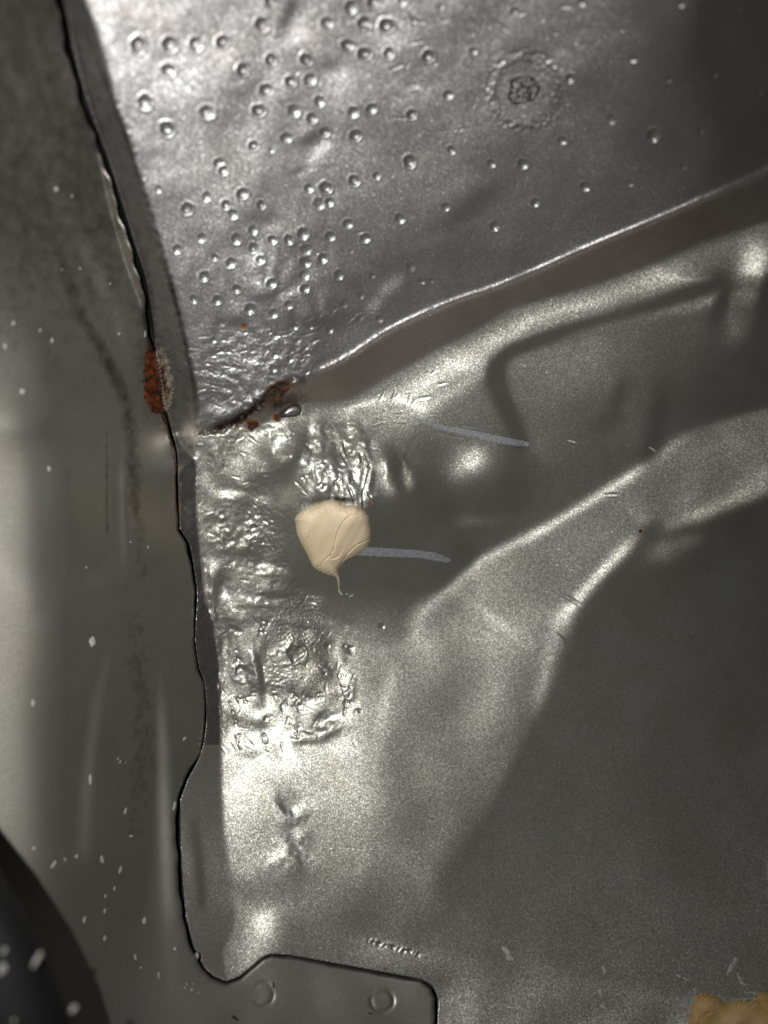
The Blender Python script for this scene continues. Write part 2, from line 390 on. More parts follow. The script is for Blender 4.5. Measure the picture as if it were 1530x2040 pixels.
DIMPLES = """275,90,18 338,89,17 390,89,16 443,83,14 336,140,15 483,139,14 289,204,17 413,224,16 333,257,16 505,290,11 436,325,12
445,340,11 412,392,11 373,416,13 450,408,10 464,427,12 483,386,13 504,459,11 402,474,10 471,476,12 504,494,11 353,497,10 428,513,8
316,377,9 520,408,10 522,49,16 539,3,13 699,15,15 651,46,13 726,46,15 770,51,16 692,90,13 726,107,14 775,106,13 853,112,14 539,119,13
609,119,13 578,162,12 617,159,14 530,179,14 636,202,12 515,220,14 585,221,14 621,236,12 704,224,13 740,217,12 820,228,12 893,189,11
942,102,9 647,263,11 570,275,12 708,270,13 899,299,10 816,322,14 979,326,10 706,360,12 750,351,9 615,375,10 649,374,14 636,406,13
656,403,10 888,413,10 797,436,12 693,446,11 985,451,11 658,471,11 728,475,11 604,466,13 575,478,11 543,478,10 609,498,13 643,515,11
519,518,10 745,3,14 802,2,12 1025,22,9 1160,5,9 1360,7,10 1469,17,9 1263,117,10 1136,156,11 1333,158,8 1422,148,9 1511,187,9
1218,238,12 1302,270,15 1396,260,9 1120,280,10 1042,327,12 1362,331,9 1166,372,11 1255,365,9 1066,404,10 460,524,12 608,523,12
407,551,12 606,549,11 675,548,11 819,531,11 839,561,8 742,549,6 472,576,10 541,565,11 607,576,11 719,589,9 433,598,11 386,596,9
498,616,12 575,608,10 684,607,9 545,625,11 756,636,9 657,657,9 443,643,9 486,650,9 548,669,9 506,694,10 592,680,8 456,700,6
426,677,7 544,735,9 588,651,7 618,650,7 547,709,6 578,717,6 540,300,6 860,560,5 700,500,5 1080,110,5""".split()
for n, t in enumerate(DIMPLES):
    x, y, r = map(float, t.split(','))
    rr = random.Random(n)
    sl = win(x, y, r * 2.4); X, Y = FX[sl], FY[sl]
    th = np.arctan2(Y - y, X - x)
    d = np.hypot((X - x) * (1 + rr.uniform(-.08, .08)), Y - y) / (r * (1 + .06 * np.sin(2 * th + rr.uniform(0, 6)) + .04 * np.sin(5 * th + rr.uniform(0, 6))))
    dep = r * rr.uniform(.09, .22); r *= rr.uniform(.88, 1.12)
    HT[sl] += -dep * np.exp(-(d / .62) ** 4) - dep * .5 * np.exp(-((d) / 1.0) ** 2) + dep * .36 * np.exp(-((d - 1.0) / .17) ** 2)
    HT[sl] += dep * .16 * np.exp(-((X - x - r * .1) ** 2 + (Y - y + r * .1) ** 2) / (r * .22) ** 2)
    HT[sl] += .12 * r * .3 * np.exp(-d ** 2) * rng.standard_normal(X.shape) * .5

def gouge(x, y, l, wd, ang, dep, rim=.5):
    c, s = math.cos(math.radians(ang)), math.sin(math.radians(ang))
    sl = win(x, y, l + wd * 3); X, Y = FX[sl] - x, FY[sl] - y
    u = (X * c + Y * s) / l; v = (-X * s + Y * c) / wd
    e = np.exp(-np.abs(u) ** 3)
    HT[sl] += e * (-dep * np.exp(-v * v) + rim * dep * np.exp(-((v - 1.7) / .7) ** 2))

def scatter(poly, n, l, wd, ang, jit, dep, seed):
    r = random.Random(seed)
    xs = [p[0] for p in poly]; ys = [p[1] for p in poly]
    k = 0
    while k < n:
        x, y = r.uniform(min(xs), max(xs)), r.uniform(min(ys), max(ys))
        if not inside(np.array([[x]]), np.array([[y]]), poly)[0, 0]: continue
        k += 1
        gouge(x, y, l * r.uniform(.4, 1.6), wd * r.uniform(.7, 1.4), ang + r.uniform(-jit, jit), dep * r.uniform(.4, 1.3), r.uniform(.2, .8))

def mask(poly, f):
    i0 = sdf(FX, FY, poly); return smooth((i0 + f) / (2 * f))
# hammered and scraped metal
BAT = [(392,870),(470,840),(600,830),(740,850),(745,1000),(640,1010),(590,1080),(600,1160),(650,1200),(700,1330),(710,1400),(650,1440),
       (600,1480),(500,1510),(440,1500),(430,1300),(400,1180),(388,1000)]
BAT_LO = [(440,1170),(660,1170),(700,1420),(600,1500),(445,1510)]
CORNER = [(370,700),(540,640),(640,700),(600,770),(500,830),(400,870),(392,780)]
CHAOS = [(590,890),(730,880),(745,1000),(600,1000)]
m1 = mask(BAT, 14); m2 = mask(CORNER, 30); m3 = mask(CHAOS, 26); m4 = mask(BAT_LO, 20)
patchy = smooth(.5 + .45 * noise(150, seed=40))
HT += m1 * (noise(38, seed=1) * .62 + noise(11, seed=2) * .16 * patchy) * (1 - .35 * m4)
HT += m1 * np.clip(noise(14, 1.6, .7, seed=21), .8, 3) * .4 * patchy
HT += m2 * (noise(20, seed=3) * .45 + noise(8, seed=4) * .2)
HT += m3 * (noise(38, .6, 1.6, seed=5) * 1.25 + noise(11, seed=6) * .22)
HT += m4 * (noise(40, seed=7) * .5)
up = mask(R_UP, 6)
HT += up * (noise(90, seed=8) * .30 + noise(30, seed=9) * .07)
HT += up * np.exp(-((FX - 520) / 200.) ** 2 - ((FY - 600) / 130.) ** 2) * (noise(34, .8, 1.4, seed=10) * .55 + noise(7, seed=11) * .08)
HT += noise(120, seed=12) * .6 * smooth((FX - 300) / 200) * (1 - .7 * mask(R_FLAT, 30))
# file marks
fm = mask([(565,1165),(640,1180),(655,1290),(560,1300),(540,1240)], 10)
HT += fm * noise(5.5, .22, 1.0, seed=13) * .35
fm = mask([(540,1320),(650,1310),(650,1370),(540,1370)], 12); HT += fm * noise(5, .25, 1.0, seed=14) * .22
fm = mask([(490,1000),(590,1010),(600,1110),(500,1110)], 14); HT += fm * noise(7, .5, 1.0, seed=15) * .35
fm = mask([(700,280),(960,400),(900,540),(640,560),(640,300)], 60); HT += fm * noise(5, 1.0, .12, seed=16) * .035
fm = mask([(380,640),(600,640),(590,740),(400,800)], 30); HT += fm * noise(5, .25, 1.0, seed=17) * .10
# single dents with sharp lips
scatter(BAT, 170, 7, 1.3, -40, 90, .8, 1)
scatter([(392,860),(600,850),(590,960),(400,1060)], 30, 9, 1.5, -20, 70, .6, 2)
scatter(CHAOS, 9, 14, 2.2, 75, 30, 2.0, 3)
def dab(x, y, rx, ry, ang, dep=1.3):
    sl = win(x, y, max(rx, ry) * 2.2); X, Y = FX[sl] - x, FY[sl] - y
    c, q = math.cos(math.radians(ang)), math.sin(math.radians(ang))
    d = np.hypot((X * c + Y * q) / rx, (-X * q + Y * c) / ry) + .22 * NZ[sl]
    m = smooth((1.2 - d) / .6)
    HT[sl] += m * (-dep * .8 + .55 * NZ2[sl])
NZ = noise(14, seed=50); NZ2 = noise(7, seed=51)
for k, (x, y, rx, ry) in enumerate([(472,1303,4,10),(475,1322,10,12),(585,1385,9,13),(638,1389,13,8),(656,1326,8,6),(646,1338,4,8),(679,1346,5,14),(691,1377,8,20),(692,1399,8,7),
        (699,1295,10,8),(687,1418,4,10),(713,1417,7,5),(566,1405,6,14),(595,1407,16,8),(538,1432,10,9),(577,1438,8,10),(591,1460,10,16),(528,1471,5,12),(536,1493,6,9),(464,1417,4,16),
        (475,1471,6,18),(483,1393,10,10),(652,1287,7,5),(470,1440,5,8),(556,1300,5,8),(548,1385,8,9),(760,1248,5,5),(690,1288,9,6),(505,1380,6,12),(615,1390,6,6),(650,1372,5,9),
        (527,1250,10,22),(470,1255,14,8),(620,1290,20,5),(610,895,9,10),(640,925,12,6),(700,905,9,7),(655,940,7,12),(610,950,8,9),(700,950,7,14),(735,930,5,12),(640,970,9,7),(672,955,6,20)]):
    dab(x, y, rx, ry, (k * 53) % 50 - 25, 1.0 + .5 * ((k * 7) % 5) / 5)
scatter([(440,1370),(720,1330),(740,1430),(600,1500),(450,1500)], 26, 5, 1.5, 70, 60, .9, 4)
scatter(CORNER, 70, 10, 1.7, -20, 60, .9, 6)
scatter([(380,640),(470,650),(470,740),(395,760)], 30, 12, 1.3, -4, 14, .5, 7)
scatter([(560,640),(700,600),(740,640),(600,720)], 26, 9, 2.0, -35, 20, .7, 8)
scatter([(250,0),(420,500),(560,700),(1530,340),(1530,0)], 60, 8, 1.5, -15, 60, .55, 9)
scatter([(620,840),(860,740),(900,760),(740,870)], 26, 9, 1.6, -50, 40, .8, 10)
scatter([(740,820),(1060,830),(1060,900),(820,890)], 14, 16, 1.2, 10, 20, .5, 11)
scatter([(395,1180),(430,1200),(445,1420),(405,1400)], 26, 10, 2, 85, 20, 1.2, 12)
scatter([(360,620),(392,760),(396,840),(380,840),(350,640)], 14, 8, 2, 70, 30, .9, 13)
for x, y, a in [(1140,1194,35),(1132,1198,35),(1148,1200,35),(1120,1270,38),(1128,1276,38),(1218,985,0),(820,38,60),(832,44,10),(830,85,-8),(790,135,-20),(822,175,-10),
                (797,236,4),(985,45,50),(1000,52,40),(820,170,-10)]:
    gouge(x, y, 13, 1.7, a, 1.2)
for k in range(11):
    gouge(733 + k * 10 + (k * 31) % 5, 1874 + k * 2.6 + (k * 17) % 4, 3 + (k * 13) % 4, 2.2 + (k % 3), 80 + (k * 67) % 70, .9 + .3 * (k % 3), .7)
# faint long scratches
for a in [(760,900,90,18),(850,842,60,14),(900,260,60,-6),(760,400,20,90),(1230,1240,20,80),(700,1690,30,4),(640,1260,20,50),(1180,880,16,20)]:
    gouge(a[0], a[1], a[2], 1.1, a[3], .35)
# pressed trough, crater and ring marks in the hammered zone
def dent(x, y, l, wd, ang, dep, rim=.3):
    c, q = math.cos(math.radians(ang)), math.sin(math.radians(ang))
    sl = win(x, y, l * 1.6 + wd * 2); X, Y = FX[sl] - x, FY[sl] - y
    u = (X * c + Y * q) / l; v = (-X * q + Y * c) / wd + .5 * np.sin(u * 2.2 + x) * .6 + .12 * NZ[sl]
    e = np.exp(-u * u * 1.2)
    HT[sl] += e * (-dep * np.exp(-v * v) + rim * dep * np.exp(-((v - 1.7) / .8) ** 2))
dent(523, 1338, 48, 8, 80, 4.0, .5); dent(506, 1340, 48, 8, 84, -2.2, .2)
dent(597, 1690, 40, 14, 70, 2.4, .4); dent(572, 1606, 24, 10, 60, 2.0, .5); dent(590, 1625, 30, 12, -20, -1.6, .3); dent(560, 1712, 22, 16, 20, -1.8, .2)
for x, y, r_, h_ in ((590, 1302, 20, 2.2), (470, 1052, 44, 1.0), (432, 1052, 28, .9), (500, 1095, 60, .7), (481, 1340, 17, 1.3)):
    sl = win(x, y, r_ * 2); d = np.hypot(FX[sl] - x, FY[sl] - y) / r_ + .10 * NZ[sl]
    HT[sl] += -h_ * 1.6 * np.exp(-(d / .75) ** 4) + h_ * .5 * np.exp(-((d - 1) / .2) ** 2)
for x, y, l_, w_2, a_, h_ in ((560,900,44,16,-50,3.2),(640,880,40,12,85,-3.0),(712,890,46,10,88,-3.4),(795,930,40,13,72,4.2),(450,1160,34,12,80,3.0),(424,1190,70,7,83,-2.6),(470,1220,40,14,70,-2),
        (530,960,50,14,-55,3.0),(430,920,40,12,80,-2.2),(560,1130,46,12,20,2.4),(648,1440,44,13,-20,3.0),(600,1470,30,10,-20,-2),(480,980,40,10,5,2.0),(540,1190,60,9,8,2.2),
        (600,1240,50,8,4,-1.6),(450,1290,40,9,85,2.4),(690,1240,26,12,40,1.2),(740,990,30,14,60,2)):
    dent(x, y, l_, w_2, a_, h_ * 1.0, .35)
# round domes pressed out beside the putty
for x, y, rx, ry, h_ in ((968, 962, 64, 56, 25.0), (892, 1094, 38, 30, 9.0), (850, 985, 60, 40, 4.0)):
    sl = win(x, y, 150); d = np.hypot((FX[sl] - x) / rx, (FY[sl] - y) / ry); HT[sl] += h_ * np.exp(-d ** 2.4 * .9)
# hole
sl = win(578, 820, 50); X, Y = FX[sl], FY[sl]
hs = sdf(X, Y, chaikin([(553,828),(560,818),(575,808),(590,802),(600,808),(602,820),(594,829),(575,830),(560,833)], 2, True))
HT[sl] += -4 * smooth((hs + .5) / 7) + 0 * np.exp(-(((X - 584) / 12) ** 2 + ((Y - 819) / 8) ** 2)) + 0 * hs
# torn rusty groove in the corner
d, a = seg_dist(FX, FY, [(400,868),(440,852),(480,838),(520,805),(555,772),(590,752)])
d = d + 2.5 * noise(26, seed=60)
HT += -8.0 * np.exp(-(d / (4 + 5 * np.sin(a * 3.1))) ** 2) * (1 + .3 * noise(12, seed=18))
# edge grit along line A and the flange edge
d, a = seg_dist(FX, FY, chaikin(LINE_A[4:], 2)); HT += .9 * np.exp(-(d / 3.2) ** 2)
HT += np.exp(-(d / 5) ** 2) * noise(9, seed=19) * .22 * (FX < 760) + np.exp(-(d / 5) ** 2) * noise(20, seed=29) * .10
d, a = seg_dist(FX, FY, EDGE[:30]); HT += np.exp(-(d / 9) ** 2) * (noise(14, seed=20) * .35) * (FY > 180) * (FY < 1450)
# weld spot: ring of spatter
d = np.hypot((FX - 1045), (FY - 182) * .93)
ringm = np.exp(-((d - 70) / 12) ** 2) + .35 * np.exp(-(d / 60) ** 4)
HT += ringm * noise(8, seed=22) * .30
HT += .7 * np.exp(-((d - 62) / 6) ** 2) * (FX < 1060)
# little dish rings low on the joint sheet
RINGS = [(525,1980,20,23), (762,1994,22,22)]
NZX = noise(40, seed=70)
for (x, y, rx, ry) in RINGS:
    d = np.hypot((FX - x) / rx, (FY - y) / ry); HT += (-1.0 * np.exp(-((d - 1) / .17) ** 2) + .4 * np.exp(-(d / .7) ** 4)) * (.6 + .35 * NZX)
sm = sdf(FX, FY, SEAM + [(1800,2240),(1800,HI)])                 # + inside the panel
dseam, aseam = seg_dist(FX, FY, SEAM)
HT += (sm > 0) * (FY > 500) * (FY < 1500) * np.exp(-(dseam / 10) ** 2) * noise(12, seed=30) * .3
# ragged oxide where the seam has rusted
rs = np.exp(-((FX - 316) / 26) ** 4 - ((FY - 762) / 66) ** 4)
HT += rs * (noise(9, seed=23) * 1.0 + noise(22, seed=24) * .8)

PAN = BASE - HT / D - 5.0 / D * smooth(sm / 3 + 1)               # upper sheet lies on top
GA = [(127,0,14),(190,245,13),(272,493,13),(304,619,14),(314,745,9),(328,806,4),(355,952,5),(359,1055,4),(380,1084,7),(390,1180,5),(389,1278,3),(400,1340,3),(412,1441,3.5),
      (400,1500,3.5),(374,1553,6),(360,1640,9),(364,1754,8.5),(386,1885,6),(424,1943,5),(452,1955,3.5),(505,1923,2.5),(541,1900,3),(700,1925,4),(840,1951,4),(874,1990,6),(870,2080,6)]
_, ga = seg_dist(np.array([g[0] for g in GA], float), np.array([g[1] for g in GA], float), SEAM)
gap = np.interp(aseam, ga, [g[2] for g in GA])
gap = gap * (1 + .16 * np.sin(aseam * 160) + .1 * np.sin(aseam * 371))
LOWER = BASE - HT * (dseam < 400) / D + 5.0 / D * np.exp(-np.maximum(dseam - gap, 0) / 2.0)

def to_world(X, Y, LR):
    a, b = (X - CX) / D, (Y - CY) / D
    r = D * S * np.exp(LR) / np.sqrt(1 + a * a + b * b)
    # mean depth D: keep range 1 at the lens axis
    return np.stack([a * r, -b * r, D * S - r], -1)

# ---------------------------------------------------------------- materials
def nodes(m):
    m.use_nodes = True; nt = m.node_tree; nt.nodes.clear()
    return nt, nt.nodes.new, nt.links.new
def ramp(new, stops):
    r = new('ShaderNodeValToRGB'); e = r.color_ramp.elements
    e[0].position, e[0].color = stops[0]; e[1].position, e[1].color = stops[-1]
    for p, c in stops[1:-1]:
        k = e.new(p); k.color = c
    return r
def paint(name, col, metallic=.86, rough=.405, flake=.14, rust=False, dirt=.36, fsc=1.0, speck=.9965):
    m = bpy.data.materials.new(name); nt, new, link = nodes(m)
    out = new('ShaderNodeOutputMaterial'); p = new('ShaderNodeBsdfPrincipled'); tc = new('ShaderNodeTexCoord')
    link(p.outputs[0], out.inputs[0])
    v = new('ShaderNodeTexVoronoi'); v.inputs['Scale'].default_value = 2600 * fsc; link(tc.outputs['Object'], v.inputs['Vector'])
    sub = new('ShaderNodeVectorMath'); sub.operation = 'SUBTRACT'; sub.inputs[1].default_value = (.5, .5, .5)
    link(v.outputs['Color'], sub.inputs[0])
    v2 = new('ShaderNodeTexVoronoi'); v2.inputs['Scale'].default_value = 3000 * fsc; link(tc.outputs['Object'], v2.inputs['Vector'])
    sub2 = new('ShaderNodeVectorMath'); sub2.operation = 'SUBTRACT'; sub2.inputs[1].default_value = (.5, .5, .5)
    link(v2.outputs['Color'], sub2.inputs[0])
    # only a few flakes stand far off the surface
    sep = new('ShaderNodeSeparateColor'); link(v2.outputs['Color'], sep.inputs[0])
    pw = new('ShaderNodeMath'); pw.operation = 'POWER'; pw.inputs[1].default_value = 9; link(sep.outputs[2], pw.inputs[0])
    ml = new('ShaderNodeMath'); ml.operation = 'MULTIPLY'; ml.inputs[1].default_value = .26 if speck < .999 else .04; link(pw.outputs[0], ml.inputs[0])
    s1 = new('ShaderNodeVectorMath'); s1.operation = 'SCALE'; s1.inputs['Scale'].default_value = flake * 1.0; link(sub.outputs[0], s1.inputs[0])
    s2 = new('ShaderNodeVectorMath'); s2.operation = 'SCALE'; link(sub2.outputs[0], s2.inputs[0]); link(ml.outputs[0], s2.inputs['Scale'])
    geo = new('ShaderNodeNewGeometry')
    bn = new('ShaderNodeTexNoise'); bn.inputs['Scale'].default_value = 700; bn.inputs['Detail'].default_value = 3; link(tc.outputs['Object'], bn.inputs['Vector'])
    bu = new('ShaderNodeBump'); bu.inputs['Strength'].default_value = .12; bu.inputs['Distance'].default_value = .00012
    link(bn.outputs[0], bu.inputs['Height'])
    a1 = new('ShaderNodeVectorMath'); link(bu.outputs[0], a1.inputs[0]); link(s1.outputs[0], a1.inputs[1])
    a2 = new('ShaderNodeVectorMath'); link(a1.outputs[0], a2.inputs[0]); link(s2.outputs[0], a2.inputs[1])
    nm = new('ShaderNodeVectorMath'); nm.operation = 'NORMALIZE'; link(a2.outputs[0], nm.inputs[0])
    link(nm.outputs[0], p.inputs['Normal'])
    # thin grime
    dn = new('ShaderNodeTexNoise'); dn.inputs['Scale'].default_value = 38; dn.inputs['Detail'].default_value = 9; dn.inputs['Roughness'].default_value = .68
    link(tc.outputs['Object'], dn.inputs['Vector'])
    dr = ramp(new, [(.38, (0, 0, 0, 1)), (.72, (1, 1, 1, 1))]); link(dn.outputs[0], dr.inputs[0])
    mx = new('ShaderNodeMix'); mx.data_type = 'RGBA'; mx.inputs[6].default_value = (*col, 1)
    mx.inputs[7].default_value = (col[0] * .72, col[1] * .68, col[2] * .62, 1)
    dm = new('ShaderNodeMath'); dm.operation = 'MULTIPLY'; dm.inputs[1].default_value = dirt * 2; link(dr.outputs[0], dm.inputs[0]); link(dm.outputs[0], mx.inputs[0])
    # minute specks
    sn = new('ShaderNodeTexVoronoi'); sn.inputs['Scale'].default_value = 420; link(tc.outputs['Object'], sn.inputs['Vector'])
    sr = ramp(new, [(.05, (1, 1, 1, 1)), (.09, (0, 0, 0, 1))]); link(sn.outputs['Distance'], sr.inputs[0])
    sc = new('ShaderNodeSeparateColor'); link(sn.outputs['Color'], sc.inputs[0])
    gt = new('ShaderNodeMath'); gt.operation = 'GREATER_THAN'; gt.inputs[1].default_value = speck; link(sc.outputs[0], gt.inputs[0])
    sm_ = new('ShaderNodeMath'); sm_.operation = 'MULTIPLY'; link(sr.outputs[0], sm_.inputs[0]); link(gt.outputs[0], sm_.inputs[1])
    mx2 = new('ShaderNodeMix'); mx2.data_type = 'RGBA'; link(mx.outputs[2], mx2.inputs[6]); mx2.inputs[7].default_value = (.75, .75, .72, 1); link(sm_.outputs[0], mx2.inputs[0])
    col_out = mx2.outputs[2]
    mt_ = new('ShaderNodeMath'); mt_.operation = 'MULTIPLY'; mt_.inputs[1].default_value = metallic
    ro = new('ShaderNodeMapRange'); ro.inputs[3].default_value = rough - .03; ro.inputs[4].default_value = rough + .05; link(dn.outputs[0], ro.inputs[0])
    if rust:
        at = new('ShaderNodeAttribute'); at.attribute_name = 'rust'
        rn = new('ShaderNodeTexNoise'); rn.inputs['Scale'].default_value = 420; rn.inputs['Detail'].default_value = 6; link(tc.outputs['Object'], rn.inputs['Vector'])
        ad = new('ShaderNodeMath'); ad.operation = 'ADD'; link(at.outputs['Fac'], ad.inputs[0]); link(rn.outputs[0], ad.inputs[1])
        rr = ramp(new, [(.92, (0, 0, 0, 1)), (1.0, (1, 1, 1, 1))])
        sb = new('ShaderNodeMath'); sb.operation = 'MULTIPLY'; sb.inputs[1].default_value = .8; link(ad.outputs[0], sb.inputs[0])
        rr = ramp(new, [(.62, (0, 0, 0, 1)), (.78, (1, 1, 1, 1))]); link(sb.outputs[0], rr.inputs[0])
        rc = ramp(new, [(.38, (.018, .010, .008, 1)), (.52, (.06, .018, .008, 1)), (.68, (.26, .10, .025, 1))]); link(rn.outputs[0], rc.inputs[0])
        mx3 = new('ShaderNodeMix'); mx3.data_type = 'RGBA'; link(col_out, mx3.inputs[6]); link(rc.outputs[0], mx3.inputs[7]); link(rr.outputs[0], mx3.inputs[0])
        col_out = mx3.outputs[2]
        # brown grime in folds and grooves, plus painted shade inside the hole
        ag = new('ShaderNodeAttribute'); ag.attribute_name = 'grime_and_shade'
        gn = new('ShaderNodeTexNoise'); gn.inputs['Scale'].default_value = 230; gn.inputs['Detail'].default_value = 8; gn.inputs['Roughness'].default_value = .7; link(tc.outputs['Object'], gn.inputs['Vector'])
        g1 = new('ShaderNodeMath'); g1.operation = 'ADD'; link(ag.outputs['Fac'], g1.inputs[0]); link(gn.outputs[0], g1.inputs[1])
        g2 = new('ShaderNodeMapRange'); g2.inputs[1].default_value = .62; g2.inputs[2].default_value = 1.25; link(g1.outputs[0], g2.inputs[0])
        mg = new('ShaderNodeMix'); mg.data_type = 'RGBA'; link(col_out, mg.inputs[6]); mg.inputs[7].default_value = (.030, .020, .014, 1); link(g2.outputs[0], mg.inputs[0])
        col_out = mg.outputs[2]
        iv = new('ShaderNodeMath'); iv.operation = 'SUBTRACT'; iv.inputs[0].default_value = 1; link(rr.outputs[0], iv.inputs[1]); link(iv.outputs[0], mt_.inputs[0])
        ra = new('ShaderNodeMath'); ra.operation = 'MULTIPLY_ADD'; link(rr.outputs[0], ra.inputs[0]); ra.inputs[1].default_value = .3; link(ro.outputs[0], ra.inputs[2])
        link(ra.outputs[0], p.inputs['Roughness'])
    else:
        iv = new('ShaderNodeMath'); iv.operation = 'SUBTRACT'; iv.inputs[0].default_value = 1; link(sm_.outputs[0], iv.inputs[1]); link(iv.outputs[0], mt_.inputs[0])
        link(ro.outputs[0], p.inputs['Roughness'])
    link(mt_.outputs[0], p.inputs['Metallic']); link(col_out, p.inputs['Base Color'])
    p.inputs['Specular IOR Level'].default_value = .3
    return m
def plain(name, col, rough=.5, bump=0, bscale=300, metallic=0, col2=None, cscale=60, sss=0, spec=.4):
    m = bpy.data.materials.new(name); nt, new, link = nodes(m)
    out = new('ShaderNodeOutputMaterial'); p = new('ShaderNodeBsdfPrincipled'); tc = new('ShaderNodeTexCoord'); link(p.outputs[0], out.inputs[0])
    n = new('ShaderNodeTexNoise'); n.inputs['Scale'].default_value = cscale; n.inputs['Detail'].default_value = 7; link(tc.outputs['Object'], n.inputs['Vector'])
    c2 = col2 or tuple(c * .75 for c in col)
    r = ramp(new, [(.35, (*c2, 1)), (.65, (*col, 1))]); link(n.outputs[0], r.inputs[0]); link(r.outputs[0], p.inputs['Base Color'])
    if bump:
        b = new('ShaderNodeTexNoise'); b.inputs['Scale'].default_value = bscale; b.inputs['Detail'].default_value = 5; link(tc.outputs['Object'], b.inputs['Vector'])
        bu = new('ShaderNodeBump'); bu.inputs['Strength'].default_value = bump; bu.inputs['Distance'].default_value = .0004
        link(b.outputs[0], bu.inputs['Height']); link(bu.outputs[0], p.inputs['Normal'])
    p.inputs['Roughness'].default_value = rough; p.inputs['Metallic'].default_value = metallic
    p.inputs['Specular IOR Level'].default_value = spec
    if sss: p.inputs['Subsurface Weight'].default_value = sss; p.inputs['Subsurface Radius'].default_value = (.001, .0006, .0003)
    return m
M_UP = paint('silver_paint', (.475, .468, .468), rust=True)
M_LED = paint('silver_paint_brown_reflection', (.46, .41, .37), metallic=.8, flake=.12, rust=True)  # brown tint stands in for the interior reflected in the ledge
M_LOW = paint('silver_paint_olive', (.474, .477, .430), metallic=.83, rust=True)
M_SIDE = paint('flange_darker', (.30, .298, .288), metallic=.89, rust=True)  # darker base colour for the upper flange and the cut edge
M_LEFT = paint('dull_grey_paint', (.425, .415, .37), metallic=.87, flake=.03, speck=.9995, rust=True, dirt=.3)
M_PUTTY = plain('cream_putty', (.86, .72, .50), rough=.42, bump=.14, bscale=500, col2=(.80, .63, .42), cscale=90, sss=.1)
M_FOAM = plain('tan_filler', (.86, .60, .28), rough=.4, bump=.5, bscale=260, col2=(.62, .38, .14), cscale=120)
M_STREAK = plain('grey_smear', (.36, .37, .375), rough=.6, bump=.5, bscale=1500, col2=(.20, .21, .225), cscale=1400)
M_RUST = plain('rust', (.14, .034, .009), rough=.9, bump=1.0, bscale=900, col2=(.014, .007, .005), cscale=420, spec=.15)
M_LIFT = plain('lifted_paint', (.22, .19, .15), rough=.7, bump=1.0, bscale=900, col2=(.05, .035, .025), cscale=500)
M_BURN = plain('burnt_scale', (.045, .03, .03), rough=.5, bump=1.0, bscale=1500, col2=(.02, .013, .013), cscale=900)
M_FLECK = plain('pale_fleck', (.42, .42, .38), rough=.7, bump=.3, bscale=1500, col2=(.4, .4, .36), cscale=900)
M_CHALK = plain('dusty_smear', (.70, .70, .65), rough=.8, bump=.6, bscale=1500, col2=(.35, .35, .32), cscale=1200)
M_BLACK = plain('black_rubber_and_gap_shade', (.005, .0055, .006), rough=.6, bump=.5, bscale=160, col2=(.003, .003, .0035))  # rubber strip, and the painted shade behind the seam gap

# ---------------------------------------------------------------- mesh building
def link_obj(name, V, F, mat, parent=None, smoothf=True, attrs=None):
    me = bpy.data.meshes.new(name)
    me.vertices.add(len(V)); me.vertices.foreach_set('co', np.ascontiguousarray(V, np.float32).ravel())
    k = F.shape[1]
    me.loops.add(F.size); me.loops.foreach_set('vertex_index', F.astype(np.int32).ravel())
    me.polygons.add(len(F)); me.polygons.foreach_set('loop_start', np.arange(0, F.size, k, dtype=np.int32))
    me.polygons.foreach_set('loop_total', np.full(len(F), k, np.int32))
    me.polygons.foreach_set('use_smooth', np.full(len(F), smoothf))
    me.update(calc_edges=True)
    if attrs:
        for an, av in attrs.items():
            at = me.attributes.new(an, 'FLOAT', 'POINT'); at.data.foreach_set('value', np.ascontiguousarray(av, np.float32))
    me.materials.append(mat)
    o = bpy.data.objects.new(name, me); scn.collection.objects.link(o)
    if parent: o.parent = parent
    return o
def tag(o, label, cat, group=None):
    o['label'] = label; o['category'] = cat
    if group: o['group'] = group
    return o
def empty(name, loc=(0, 0, 0)):
    e = bpy.data.objects.new(name, None); scn.collection.objects.link(e); e.location = loc; return e

